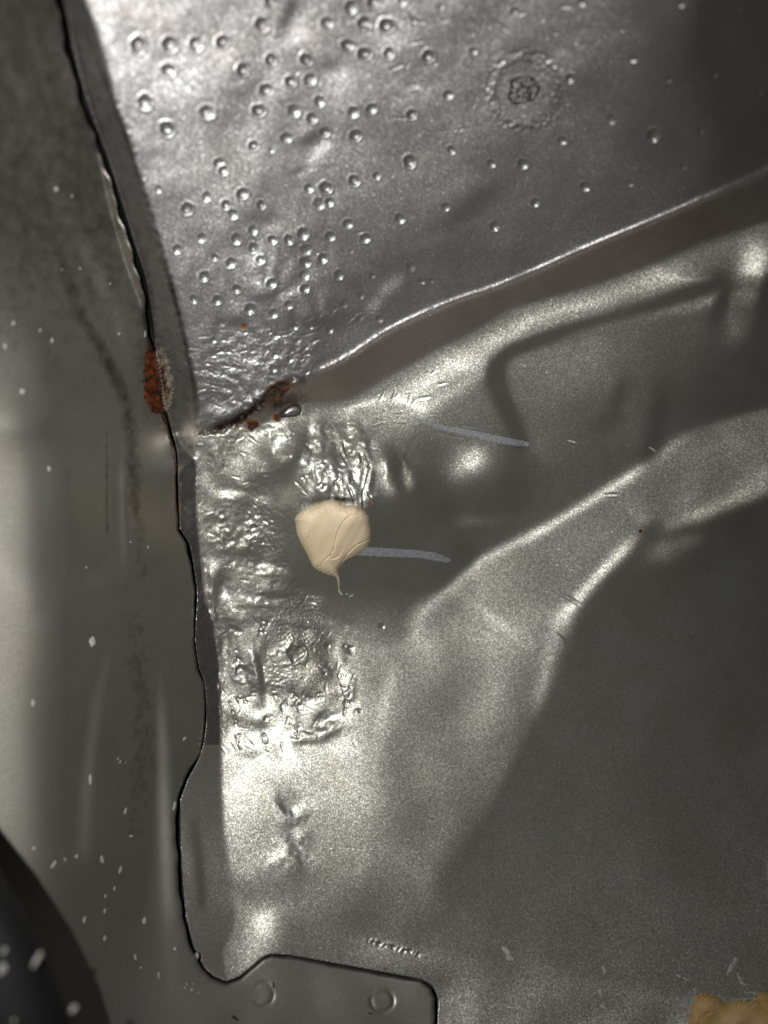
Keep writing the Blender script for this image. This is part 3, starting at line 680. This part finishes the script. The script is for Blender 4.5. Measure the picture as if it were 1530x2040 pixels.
def cut_grid(X, Y, LR, s, h, facemask, name, mat, parent, attrs=None, wall=0.0):
    """keep the part of a grid where s>0 (border snapped to s=0) and where facemask holds; close its border with a wall"""
    X = X.copy(); Y = Y.copy()
    gyy, gxx = np.gradient(s, h)
    near = (s < 0) & (s > -h * 1.05)
    g2 = gxx ** 2 + gyy ** 2 + 1e-6
    X[near] -= (s * gxx / g2)[near]; Y[near] -= (s * gyy / g2)[near]
    keep = s > -h * 1.05
    P = to_world(X, Y, LR).reshape(-1, 3)
    nY, nX = X.shape
    idx = np.arange(nX * nY).reshape(nY, nX)
    fk = keep[:-1, :-1] & keep[1:, :-1] & keep[:-1, 1:] & keep[1:, 1:] & facemask[:-1, :-1]
    F = np.stack([idx[:-1, :-1], idx[1:, :-1], idx[1:, 1:], idx[:-1, 1:]], -1)[fk]
    used = np.unique(F); mp = np.full(nX * nY, -1); mp[used] = np.arange(len(used))
    V = P[used]; F = mp[F]
    at = {k: v.ravel()[used] for k, v in attrs.items()} if attrs else None
    if wall:
        E = np.vstack([F[:, [0, 1]], F[:, [1, 2]], F[:, [2, 3]], F[:, [3, 0]]])
        key = np.minimum(E[:, 0], E[:, 1]).astype(np.int64) * len(V) + np.maximum(E[:, 0], E[:, 1])
        u, inv, cnt = np.unique(key, return_inverse=True, return_counts=True)
        bE = E[cnt[inv] == 1]
        bv = np.unique(bE); m2 = np.full(len(V), -1); m2[bv] = np.arange(len(bv)) + len(V)
        dirv = V[bv] - np.array([0, 0, D * S]); dirv /= np.linalg.norm(dirv, axis=1)[:, None]
        nb = len(bv)
        V = np.vstack([V, V[bv], V[bv] + dirv * wall * S])
        F = np.vstack([F, np.stack([m2[bE[:, 1]], m2[bE[:, 0]], m2[bE[:, 0]] + nb, m2[bE[:, 1]] + nb], -1)])
        if at: at = {k: np.concatenate([v, v[bv], v[bv]]) for k, v in at.items()}
    return link_obj(name, V, F, mat, parent, True, at)

# rust stain mask on the sheets
RU = np.zeros(FX.shape)
d, a = seg_dist(FX, FY, [(430,862),(470,845),(510,812),(550,780),(585,755)]); RU += np.exp(-(d / 15) ** 2) * .33
def rdot(x, y, r, s): 
    global RU
    RU = RU + s * np.exp(-(((FX - x) ** 2 + (FY - y) ** 2) / r ** 2))
for a in [(486,650,7,.8),(506,692,4,.6),(545,785,22,.55),(500,850,12,.6),(552,832,9,.75),(560,775,14,.55),(1276,1058,5,.7),(735,1003,8,.42),(765,1932,8,.4),
          (1040,215,8,.35),(456,700,3,.5),(426,677,4,.4),(545,735,5,.4),(512,845,10,.4)]: rdot(*a)
d, a = seg_dist(FX, FY, [(278,520),(296,600),(300,700),(318,790),(338,860),(352,940),(355,1040)]); RU += np.exp(-(d / 9) ** 2) * np.interp(a, [0, .2, .35, .5, .65, .8, 1], [.2, .42, .6, .6, .5, .42, .4])
RU += .45 * np.exp(-((FX - 318) / 22) ** 4 - ((FY - 765) / 75) ** 4)

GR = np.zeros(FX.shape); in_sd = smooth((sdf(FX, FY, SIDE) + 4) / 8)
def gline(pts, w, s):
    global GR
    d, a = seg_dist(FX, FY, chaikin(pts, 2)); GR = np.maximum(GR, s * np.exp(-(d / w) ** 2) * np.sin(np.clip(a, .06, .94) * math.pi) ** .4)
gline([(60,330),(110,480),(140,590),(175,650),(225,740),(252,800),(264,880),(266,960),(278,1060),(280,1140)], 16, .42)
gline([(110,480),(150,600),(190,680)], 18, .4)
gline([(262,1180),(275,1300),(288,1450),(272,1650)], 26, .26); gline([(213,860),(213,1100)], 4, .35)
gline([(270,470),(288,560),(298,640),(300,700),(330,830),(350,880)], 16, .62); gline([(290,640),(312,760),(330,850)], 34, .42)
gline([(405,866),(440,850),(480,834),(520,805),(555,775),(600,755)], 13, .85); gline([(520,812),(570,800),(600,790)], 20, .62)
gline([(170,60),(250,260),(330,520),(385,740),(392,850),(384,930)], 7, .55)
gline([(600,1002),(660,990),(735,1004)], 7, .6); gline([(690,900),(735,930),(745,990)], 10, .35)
GR = np.maximum(GR, in_sd * .16 * smooth((1560 - FY) / 280))  # flange strip darker above, fading out lower down
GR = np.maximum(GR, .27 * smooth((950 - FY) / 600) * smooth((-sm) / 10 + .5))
_h = np.exp(-(((FX - 578) / 30) ** 2 + ((FY - 820) / 16) ** 2)) * .5; GR = np.maximum(GR, _h)  # shade of the hole painted into the colour
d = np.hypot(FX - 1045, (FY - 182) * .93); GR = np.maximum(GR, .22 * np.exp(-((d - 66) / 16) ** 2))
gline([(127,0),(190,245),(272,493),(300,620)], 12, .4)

# ---------------------------------------------------------------- the pressed panel (top sheet)
panel = tag(empty('pressed_panel', (0, 0, 0)), 'dented silver sheet metal panel with scattered dimples and a ledge, right of the seam', 'metal panel')
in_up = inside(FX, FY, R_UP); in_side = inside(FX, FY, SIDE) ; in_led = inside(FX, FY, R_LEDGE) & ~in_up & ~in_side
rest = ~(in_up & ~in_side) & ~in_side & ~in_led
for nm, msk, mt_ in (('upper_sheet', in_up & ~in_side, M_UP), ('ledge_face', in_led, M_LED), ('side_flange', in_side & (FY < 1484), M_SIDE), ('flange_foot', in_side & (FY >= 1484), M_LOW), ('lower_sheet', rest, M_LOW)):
    p_ = cut_grid(FX, FY, PAN, sm, FS, msk, nm, mt_, panel, {'rust': RU, 'grime_and_shade': GR}, wall=0.0)
# rolled cut edge of the top sheet, following the seam
sp = np.array(chaikin(SEAM, 2)); sp = sp[(sp[:, 1] < 2140) & (sp[:, 1] > -108)]
def sample(F_, x, y):
    i = np.clip((x - fx[0]) / FS, 0, len(fx) - 1.01); j = np.clip((y - fy[0]) / FS, 0, len(fy) - 1.01)
    i0 = i.astype(int); j0 = j.astype(int); u = i - i0; v = j - j0
    return (F_[j0, i0] * (1 - u) * (1 - v) + F_[j0, i0 + 1] * u * (1 - v) + F_[j0 + 1, i0] * (1 - u) * v + F_[j0 + 1, i0 + 1] * u * v)
# dense resample
seg = np.concatenate([[0], np.cumsum(np.hypot(*(sp[1:] - sp[:-1]).T))]); tt = np.arange(0, seg[-1], 2.0)
ex = np.interp(tt, seg, sp[:, 0]); ey = np.interp(tt, seg, sp[:, 1])
tx = np.gradient(ex); ty = np.gradient(ey); tl = np.hypot(tx, ty); nx_, ny_ = ty / tl, -tx / tl      # towards the panel
rows = []
for off, dep in ((1.2, 0.7), (.1, .5), (-.5, 1.5), (-.8, 3.0), (-.6, 9.0)):
    rows.append(to_world(ex + nx_ * off, ey + ny_ * off, sample(PAN, ex + nx_ * 2.5, ey + ny_ * 2.5) + (dep - .1) / D))
V = np.vstack(rows); n = len(ex)
F = np.vstack([np.stack([np.arange(n - 1) + k * n, np.arange(1, n) + k * n, np.arange(1, n) + (k + 1) * n, np.arange(n - 1) + (k + 1) * n], -1) for k in range(len(rows) - 1)])
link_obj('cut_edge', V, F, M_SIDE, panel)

# ---------------------------------------------------------------- the joint sheet (left wall and foot), under the panel
left = tag(empty('joint_sheet', (0, 0, 0)), 'dull grey pleated sheet metal wall left of the black seam, running on below the panel', 'metal sheet')
s2 = -(sm + gap)
cut_grid(FX, FY, LOWER, s2, FS, np.ones(FX.shape, bool), 'pleated_wall', M_LEFT, left, {'rust': RU, 'grime_and_shade': GR}, wall=2.0)
cut_grid(FX[::3, ::3], FY[::3, ::3], (BASE + 46. / D)[::3, ::3], (40 - dseam)[::3, ::3], FS * 3, np.ones(FX[::3, ::3].shape, bool), 'gap_shade_sheet', M_BLACK, left)  # black sheet added behind the seam gap in place of its deep shade

# ---------------------------------------------------------------- draped patches
def patch(name, poly, hfun, mat, parent, base=PAN, step=1.0, jag=0, wallh=3.0, sm_n=2, seed=0):
    P = chaikin(poly, sm_n, True) if sm_n else poly
    xs = [p[0] for p in P]; ys = [p[1] for p in P]
    X, Y = np.meshgrid(np.arange(min(xs) - 4, max(xs) + 5, step), np.arange(min(ys) - 4, max(ys) + 5, step))
    s = sdf(X, Y, P)
    if jag:
        r = random.Random(seed)
        ph = [(r.uniform(.1, 1.1), r.uniform(.1, 1.1), r.uniform(0, 6)) for _ in range(6)]
        s = s + jag * sum(np.sin(X * a + Y * b + c) for a, b, c in ph) / 3
    h = hfun(np.maximum(s, 0), X, Y)
    LR = sample(base, X, Y) - h / D
    return cut_grid(X, Y, LR, s, step, np.ones(X.shape, bool), name, mat, parent, None, wall=wallh)

# grey pen-like smears on the panel
def ribbon_poly(pts, ws):
    P = np.array(pts, float); T = np.gradient(P, axis=0); T /= np.linalg.norm(T, axis=1)[:, None]
    N = np.stack([-T[:, 1], T[:, 0]], -1); w = np.array(ws)[:, None] / 2
    return [tuple(p) for p in np.vstack([P + N * w, (P - N * w)[::-1]])]
st = lambda s, X, Y: .8 * (1 - np.exp(-s / 1.5)) - .35 * np.exp(-((s - 5) / 2.5) ** 2)
for pts, ws, bead in (([(812,828),(850,842),(880,852),(930,862),(980,873),(1020,881),(1054,885)], [2,6,9,13,14,14,9], (1050,885)),
                      ([(700,1098),(740,1099),(790,1102),(840,1104),(870,1110),(898,1118)], [16,18,17,15,16,9], (893,1116))):
    p_ = patch('grey_smear', ribbon_poly(pts, ws), st, M_STREAK, panel, jag=.5, wallh=1.2)
    p_['label'] = 'thin grey dried smear ending in a small bead'
    bx, by = bead
    c = [(bx + 5 * math.cos(t), by + 5 * math.sin(t)) for t in np.linspace(0, 2 * math.pi, 12)[:-1]]
    patch('bead', c, lambda s, X, Y: .8 + 1.6 * np.exp(-((s - 2) / 1.0) ** 2), M_STREAK, p_, wallh=1.0)

# rust bloom over the seam: red scale with a rim of lifted paint
lp = patch('lifted_paint', [(314,694),(326,700),(336,722),(346,745),(348,775),(340,810),(330,824),(322,800),(322,750),(312,720)],
           lambda s, X, Y: 1.6 * (1 - np.exp(-s / 3)), M_LIFT, panel, jag=3.4, seed=3)
rp = patch('rust_patch', [(296,690),(310,698),(322,712),(330,740),(336,775),(334,805),(322,822),(306,826),(292,806),(286,775),(288,735),(290,705)],
           lambda s, X, Y: 2.4 * (1 - np.exp(-s / 3)) + .5 * np.sin(X * .9 + np.sin(Y * .5) * 2) * np.sin(Y * .7 + X * .2) - 14 * np.exp(-((X - 311 - (Y - 690) * .135) / 2.2) ** 2),
           M_RUST, left, base=np.minimum(PAN, LOWER), jag=4.2, seed=5)
rp['label'] = 'orange red rust patch'
# burnt scale of the weld spot
rb = random.Random(4)
for k, (cx0, cy0, r0, r1) in enumerate([(1030,170,11,8),(1052,168,13,9),(1044,184,14,12),(1060,182,10,14),(1024,192,9,8),(1040,178,24,20),(1050,190,8,6)]):
    pts = [(cx0 + r0 * math.cos(t) * (1 + rb.uniform(-.15, .15)), cy0 + r1 * math.sin(t) * (1 + rb.uniform(-.15, .15))) for t in np.linspace(0, 6.283, 14)[:-1]]
    if k == 5: pts = [(1016,160),(1036,154),(1058,154),(1072,164),(1074,180),(1066,196),(1050,202),(1034,206),(1018,206),(1012,192),(1020,178)]
    P = chaikin(pts, 2, True); P.append(P[0])
    ring = np.array(P); w = 1.4 if k != 5 else 1.9
    xs, ys = ring[:, 0], ring[:, 1]
    X, Y = np.meshgrid(np.arange(xs.min() - 4, xs.max() + 5, .8), np.arange(ys.min() - 4, ys.max() + 5, .8))
    dd, aa = seg_dist(X, Y, P); s = w * (1 + .4 * np.sin(aa * 40)) - dd
    cut_grid(X, Y, sample(PAN, X, Y) - (.3 + 1.6 * np.sqrt(np.maximum(s, 0))) / D, s, .8, np.ones(X.shape, bool), 'burnt_scale', M_BURN, panel, None, wall=1)

# torn hole: flat dark patch stands for its shaded recess, with a metal bead
hp = patch('torn_hole_shade', [(549,830),(556,817),(574,806),(591,799),(603,806),(605,821),(596,832),(575,834),(559,836)], lambda s, X, Y: 1.0 * (1 - np.exp(-s)) , M_BURN, panel, jag=.8, wallh=1, seed=9, step=.7, base=BASE - 4.0 / D)
patch('metal_bead', [(563,826),(571,815),(585,808),(597,811),(598,820),(590,826),(575,829)], lambda s, X, Y: 6 * np.sqrt(np.clip(1 - (1 - np.clip(s / 9, 0, 1)) ** 2, 0, 1)), M_UP, hp, wallh=1, step=.7, base=BASE - 4.5 / D)
# pale flecks and dusty smears
def fleck(x, y, rx, ry, ang, par, mat, seed, base):
    r = random.Random(seed); c, s = math.cos(math.radians(ang)), math.sin(math.radians(ang)); pts = []
    for t in np.linspace(0, 6.283, 10)[:-1]:
        q = 1 + r.uniform(-.35, .3); a, b = rx * math.cos(t) * q, ry * math.sin(t) * q
        pts.append((x + a * c - b * s, y + a * s + b * c))
    return patch('paint_fleck' if mat is M_FLECK else 'dust_smear', pts, lambda s, X, Y: .9 * (1 - np.exp(-s / 1.2)), mat, par, base=base, step=1.0 if rx < 8 else 1.4, wallh=1)
for k, (x, y, rx, ry, a) in enumerate([(180,1552,14,4.5,88),(250,1616,11,3.6,100),(107,1722,10,5,120),(130,1712,5,3.5,90),(152,1706,6,4,100),(204,1712,10,4.5,85),
        (240,1732,11,4,105),(228,1770,8,3,98),(210,1785,5,3,90),(209,1815,8,3.2,98),(168,1833,9,4,100),(288,1834,10,5,100),(209,1868,9,3.5,95),
        (270,1906,10,3,85),(281,1928,4,3,90),(316,1942,9,2.2,90),(349,1890,5,5,0),(240,1518,5,2.4,90),(250,1520,3,2,90),(235,1512,5,2,100),
        (112,377,6,6,0),(98,934,5,7,0),(144,390,6,3,120),(184,1277,8,14,20),(382,1972,3.5,3.5,0),(372,1960,3,2,30),(395,1978,4,2,20),(368,1968,3,3,0),(360,1966,2,2,0),(385,1960,3,2,0),
        (367,1472,4,7,30),(27,644,5,6,0),(80,658,3,6,10),(104,678,3,7,15),(66,1400,5,9,0),(348,1605,4,12,15),(262,1666,3,5,90),(68,1690,5,5,0),(10,690,5,9,0),(45,780,8,9,10),
        (160,535,3,4,30),(220,565,3,3,0),(237,665,3,5,90),(290,665,3.5,12,8),(123,537,3,3,0),(260,1080,4,3,0),(295,1090,3,4,0),(172,1130,3,4,0)]):
    if k in (14, 18, 19, 26, 27, 28, 29): rx *= .8
    fleck(x, y, rx * .78, ry * .78, a, left, M_FLECK if k not in (23, 33, 31) else M_CHALK, k, LOWER)
for k, (x, y, rx, ry, a) in enumerate([(1010,1896,14,5,50),(1016,1908,9,5,30),(1204,1932,10,4,75),(1197,1978,12,5,75),(1202,2006,9,3,30),(1190,2030,18,5,-30),
        (1465,1915,10,5,100),(1455,1930,16,4,-60),(1475,1948,16,4,60),(1480,1960,10,3,20),(1352,1944,6,2.5,30),(1366,1950,8,2.5,30),(1385,1972,4,6,0),
        (985,2004,12,3,-30),(700,1187,7,1.6,-30),(691,1184,3,1.5,0),(1300,895,9,2,30),(1140,880,14,2,15),(1230,2040,16,6,0)]):
    fleck(x, y, rx, ry, a, panel, M_CHALK, 100 + k, PAN)
# white crumb caught in the seam notch
fleck(393, 1903, 7, 3.4, 75, left, M_FLECK, 77, PAN)
# dark nicks on the foot of the joint sheet
for k, (x, y, rx, ry, a) in enumerate([(468,2028,9,3.5,30),(545,1962,2,8,0),(738,2019,6,1.6,5)]):
    patch('chip', chaikin([(x + rx * math.cos(t) * math.cos(math.radians(a)) - ry * math.sin(t) * math.sin(math.radians(a)),
          y + rx * math.cos(t) * math.sin(math.radians(a)) + ry * math.sin(t) * math.cos(math.radians(a))) for t in np.linspace(0, 6.283, 9)[:-1]], 1, True),
          lambda s, X, Y: .6 * (1 - np.exp(-s)), M_BURN, left, base=LOWER, jag=.6, wallh=1, seed=k)

# ---------------------------------------------------------------- cream putty
PZ = lambda pts: [(560 + x * 220 / 1530., 960 + y * 220 / 1530.) for x, y in pts]
PUT = PZ([(180,530),(215,460),(300,380),(405,350),(470,320),(540,300),(600,262),(700,248),(780,262),(830,300),(880,312),(900,328),(950,316),(1050,325),(1090,365),(1150,400),(1195,450),
          (1225,500),(1222,560),(1250,680),(1240,800),(1200,890),(1120,970),(1000,1040),(905,1085),(850,1140),(800,1190),(786,1240),(800,1290),(815,1340),(808,1420),(806,1500),(830,1530),(858,1556),(862,1582),
          (830,1565),(798,1530),(796,1440),(785,1370),(768,1320),(700,1300),(600,1270),(520,1230),(440,1180),(400,1080),(340,960),(280,860),(235,770),(205,640),(205,570)])
F1 = PZ([(1105,480),(1040,450),(970,460),(890,520),(820,620),(770,720),(745,830),(725,930),(680,1020),(600,1080),(540,1150),(490,1180)])
F2 = PZ([(655,1070),(720,1075),(790,1050),(830,1000),(860,940)])
F3 = PZ([(1215,780),(1150,830),(1050,870),(990,920),(920,990),(870,1060),(820,1140),(790,1190)])
F4 = PZ([(400,700),(390,800),(420,830)]); F5 = PZ([(420,340),(340,430),(260,540),(210,640)])
F6 = PZ([(345,870),(370,960),(400,1050),(425,1130)]); F7 = PZ([(1020,345),(950,390),(900,450)])
def side(X, Y, line):
    """signed distance to an open line"""
    P = np.array(line); d, a = seg_dist(X, Y, line)
    L = a * (len(P) - 1); i = np.clip(L.astype(int), 0, len(P) - 2)
    T = P[i + 1] - P[i]; cr = T[..., 0] * (Y - P[i, 1]) - T[..., 1] * (X - P[i, 0])
    return d * np.sign(cr), a
def put_h(s, X, Y):
    h = 23 * (1 - np.exp(-s / 5.5)) + 7 * smooth(s / 45)
    h = np.minimum(h, 12 + s * 6)
    for ln, amp, wd in ((F1, 3.6, 10), (F2, 2.0, 7), (F3, 3.6, 9), (F5, 2.2, 6), (F6, -2.0, 4), (F7, -1.2, 5)):
        d, a = side(X, Y, ln); e = np.sin(np.clip(a, .04, .96) * math.pi) ** .5
        ad = np.abs(d)
        h += amp * e * np.where(d > 0, np.exp(-ad / wd), -np.exp(-ad / (wd * .8)) * .6) * np.clip(s / 5, 0, 1)
        h -= .7 * abs(amp) * e * np.exp(-(ad / 1.3) ** 2) * np.clip(s / 4, 0, 1)
    d, a = seg_dist(X, Y, F4); h -= 1.0 * np.exp(-(d / 2) ** 2)
    h += .5 * np.sin((X - 600) * .16 + (Y - 1000) * .10) * np.clip(s / 20, 0, 1) + .35 * np.sin((X + Y * .6) * .31) * np.clip(s / 15, 0, 1) * (X > 670)
    h += .25 * np.sin(X * .55 + 2 * np.sin(Y * .1)) * np.exp(-((Y - 1012) / 16) ** 2)
    return h
put = patch('cream_putty', PUT, put_h, M_PUTTY, None, step=.7, jag=.35, wallh=22, sm_n=1)
tag(put, 'smooth cream putty blob with a thin drip tail on the dented silver panel', 'putty')

# filler in the bottom right corner
FIL = [(1368,2060),(1374,2010),(1384,1984),(1400,1978),(1420,1980),(1434,1990),(1450,2000),(1466,1994),(1490,1994),(1510,1990),(1500,1980),(1520,1976),(1560,1972),(1640,1990),(1640,2150),(1380,2150)]
def fil_h(s, X, Y):
    return 12 * (1 - np.exp(-s / 7)) + 4 * smooth(s / 40) + 2.0 * np.sin(X * .09 + Y * .05) * np.clip(s / 15, 0, 1) + 1.2 * np.sin(X * .05 - Y * .16 + 1) * np.clip(s / 15, 0, 1) \
        - 3 * np.exp(-(seg_dist(X, Y, [(1388,2045),(1400,2025),(1412,2018)])[0] / 3) ** 2)
fil = patch('tan_filler', FIL, fil_h, M_FOAM, None, step=1.3, jag=3.2, wallh=14, sm_n=2)
tag(fil, 'tan brown lump of filler cut off by the bottom right corner', 'filler')
# ragged fibres at its rim
for k, ln in enumerate([[(1372,2050),(1378,2010),(1386,1978),(1384,1970)],[(1470,1992),(1500,1988),(1530,1994)],[(1482,1976),(1510,1980),(1540,1984)]]):
    patch('frayed_rim', ribbon_poly(ln, [6, 9, 7, 4][:len(ln)]), lambda s, X, Y: 3 * (1 - np.exp(-s / 2)), M_CHALK, fil, jag=1.8, wallh=6, seed=k)

# ---------------------------------------------------------------- black object hanging in near the lens
def tube(name, path, radii, mat, parent=None, nseg=28, flat=1.0):
    P = np.array(path, float); T = np.gradient(P, axis=0); T /= np.linalg.norm(T, axis=1)[:, None]
    up_ = np.array([0, 0, 1.]); V = []
    for p, t, r in zip(P, T, radii):
        a = np.cross(t, up_); a /= np.linalg.norm(a); b = np.cross(a, t)
        for k in range(nseg):
            th = 2 * math.pi * k / nseg
            V.append(p + r * (math.cos(th) * a + flat * math.sin(th) * b))
    n = len(P); F = []
    for i in range(n - 1):
        for k in range(nseg):
            F.append([i * nseg + k, i * nseg + (k + 1) % nseg, (i + 1) * nseg + (k + 1) % nseg, (i + 1) * nseg + k])
    return link_obj(name, np.array(V), np.array(F), mat, parent)
ZH = 640.0
def near(x, y, z=ZH):
    q = (D - z) / D; return np.array([(x - CX) * q * S, -(y - CY) * q * S, z * S])
pts = [(-420,1500),(-330,1600),(-240,1700),(-165,1800),(-110,1890),(-70,1980),(-40,2080),(-20,2200),(-10,2400)]
path = [near(p[0] - 22, p[1] + 45) for p in pts]
radii = np.array([150,150,150,150,150,152,155,160,165]) * S * .8
blk = tube('rubber_strip', path, radii, M_BLACK, None, 48, .55)
tag(blk, 'blurred black rubber strip in the bottom left corner, close to the lens', 'rubber strip')
for k, (x, y, rx, ry, a) in enumerate([(72,1915,9,26,25),(4,1932,11,15,0),(146,2010,11,7,0),(30,2030,7,7,0),(8,1895,7,7,0)]):
    q = near(x, y, ZH + 40)
    t_ = np.linspace(0, 6.283, 15)[:-1]; c, s = math.cos(math.radians(a)), math.sin(math.radians(a)); kk = S * (D - ZH - 40) / D
    V = [q + np.array([0, 0, 6 * S])]
    for rr_, zz in ((.6, 4), (1, -3)):
        for t in t_:
            u, v = .62 * rx * rr_ * math.cos(t), .7 * ry * rr_ * math.sin(t)
            V.append(q + np.array([(u * c - v * s) * kk, -(u * s + v * c) * kk, zz * S]))
    F = [[0, 1 + i, 1 + (i + 1) % 14, 0] for i in range(14)]
    V = np.array(V); F2_ = np.array([[1 + i, 15 + i, 15 + (i + 1) % 14, 1 + (i + 1) % 14] for i in range(14)])
    top = bpy.data.meshes.new('dust_fleck')
    top.from_pydata([tuple(v) for v in V], [], [(0, 1 + i, 1 + (i + 1) % 14) for i in range(14)] + [tuple(f) for f in F2_])
    top.materials.append(M_FLECK); o = bpy.data.objects.new('dust_fleck', top); scn.collection.objects.link(o); o.parent = blk
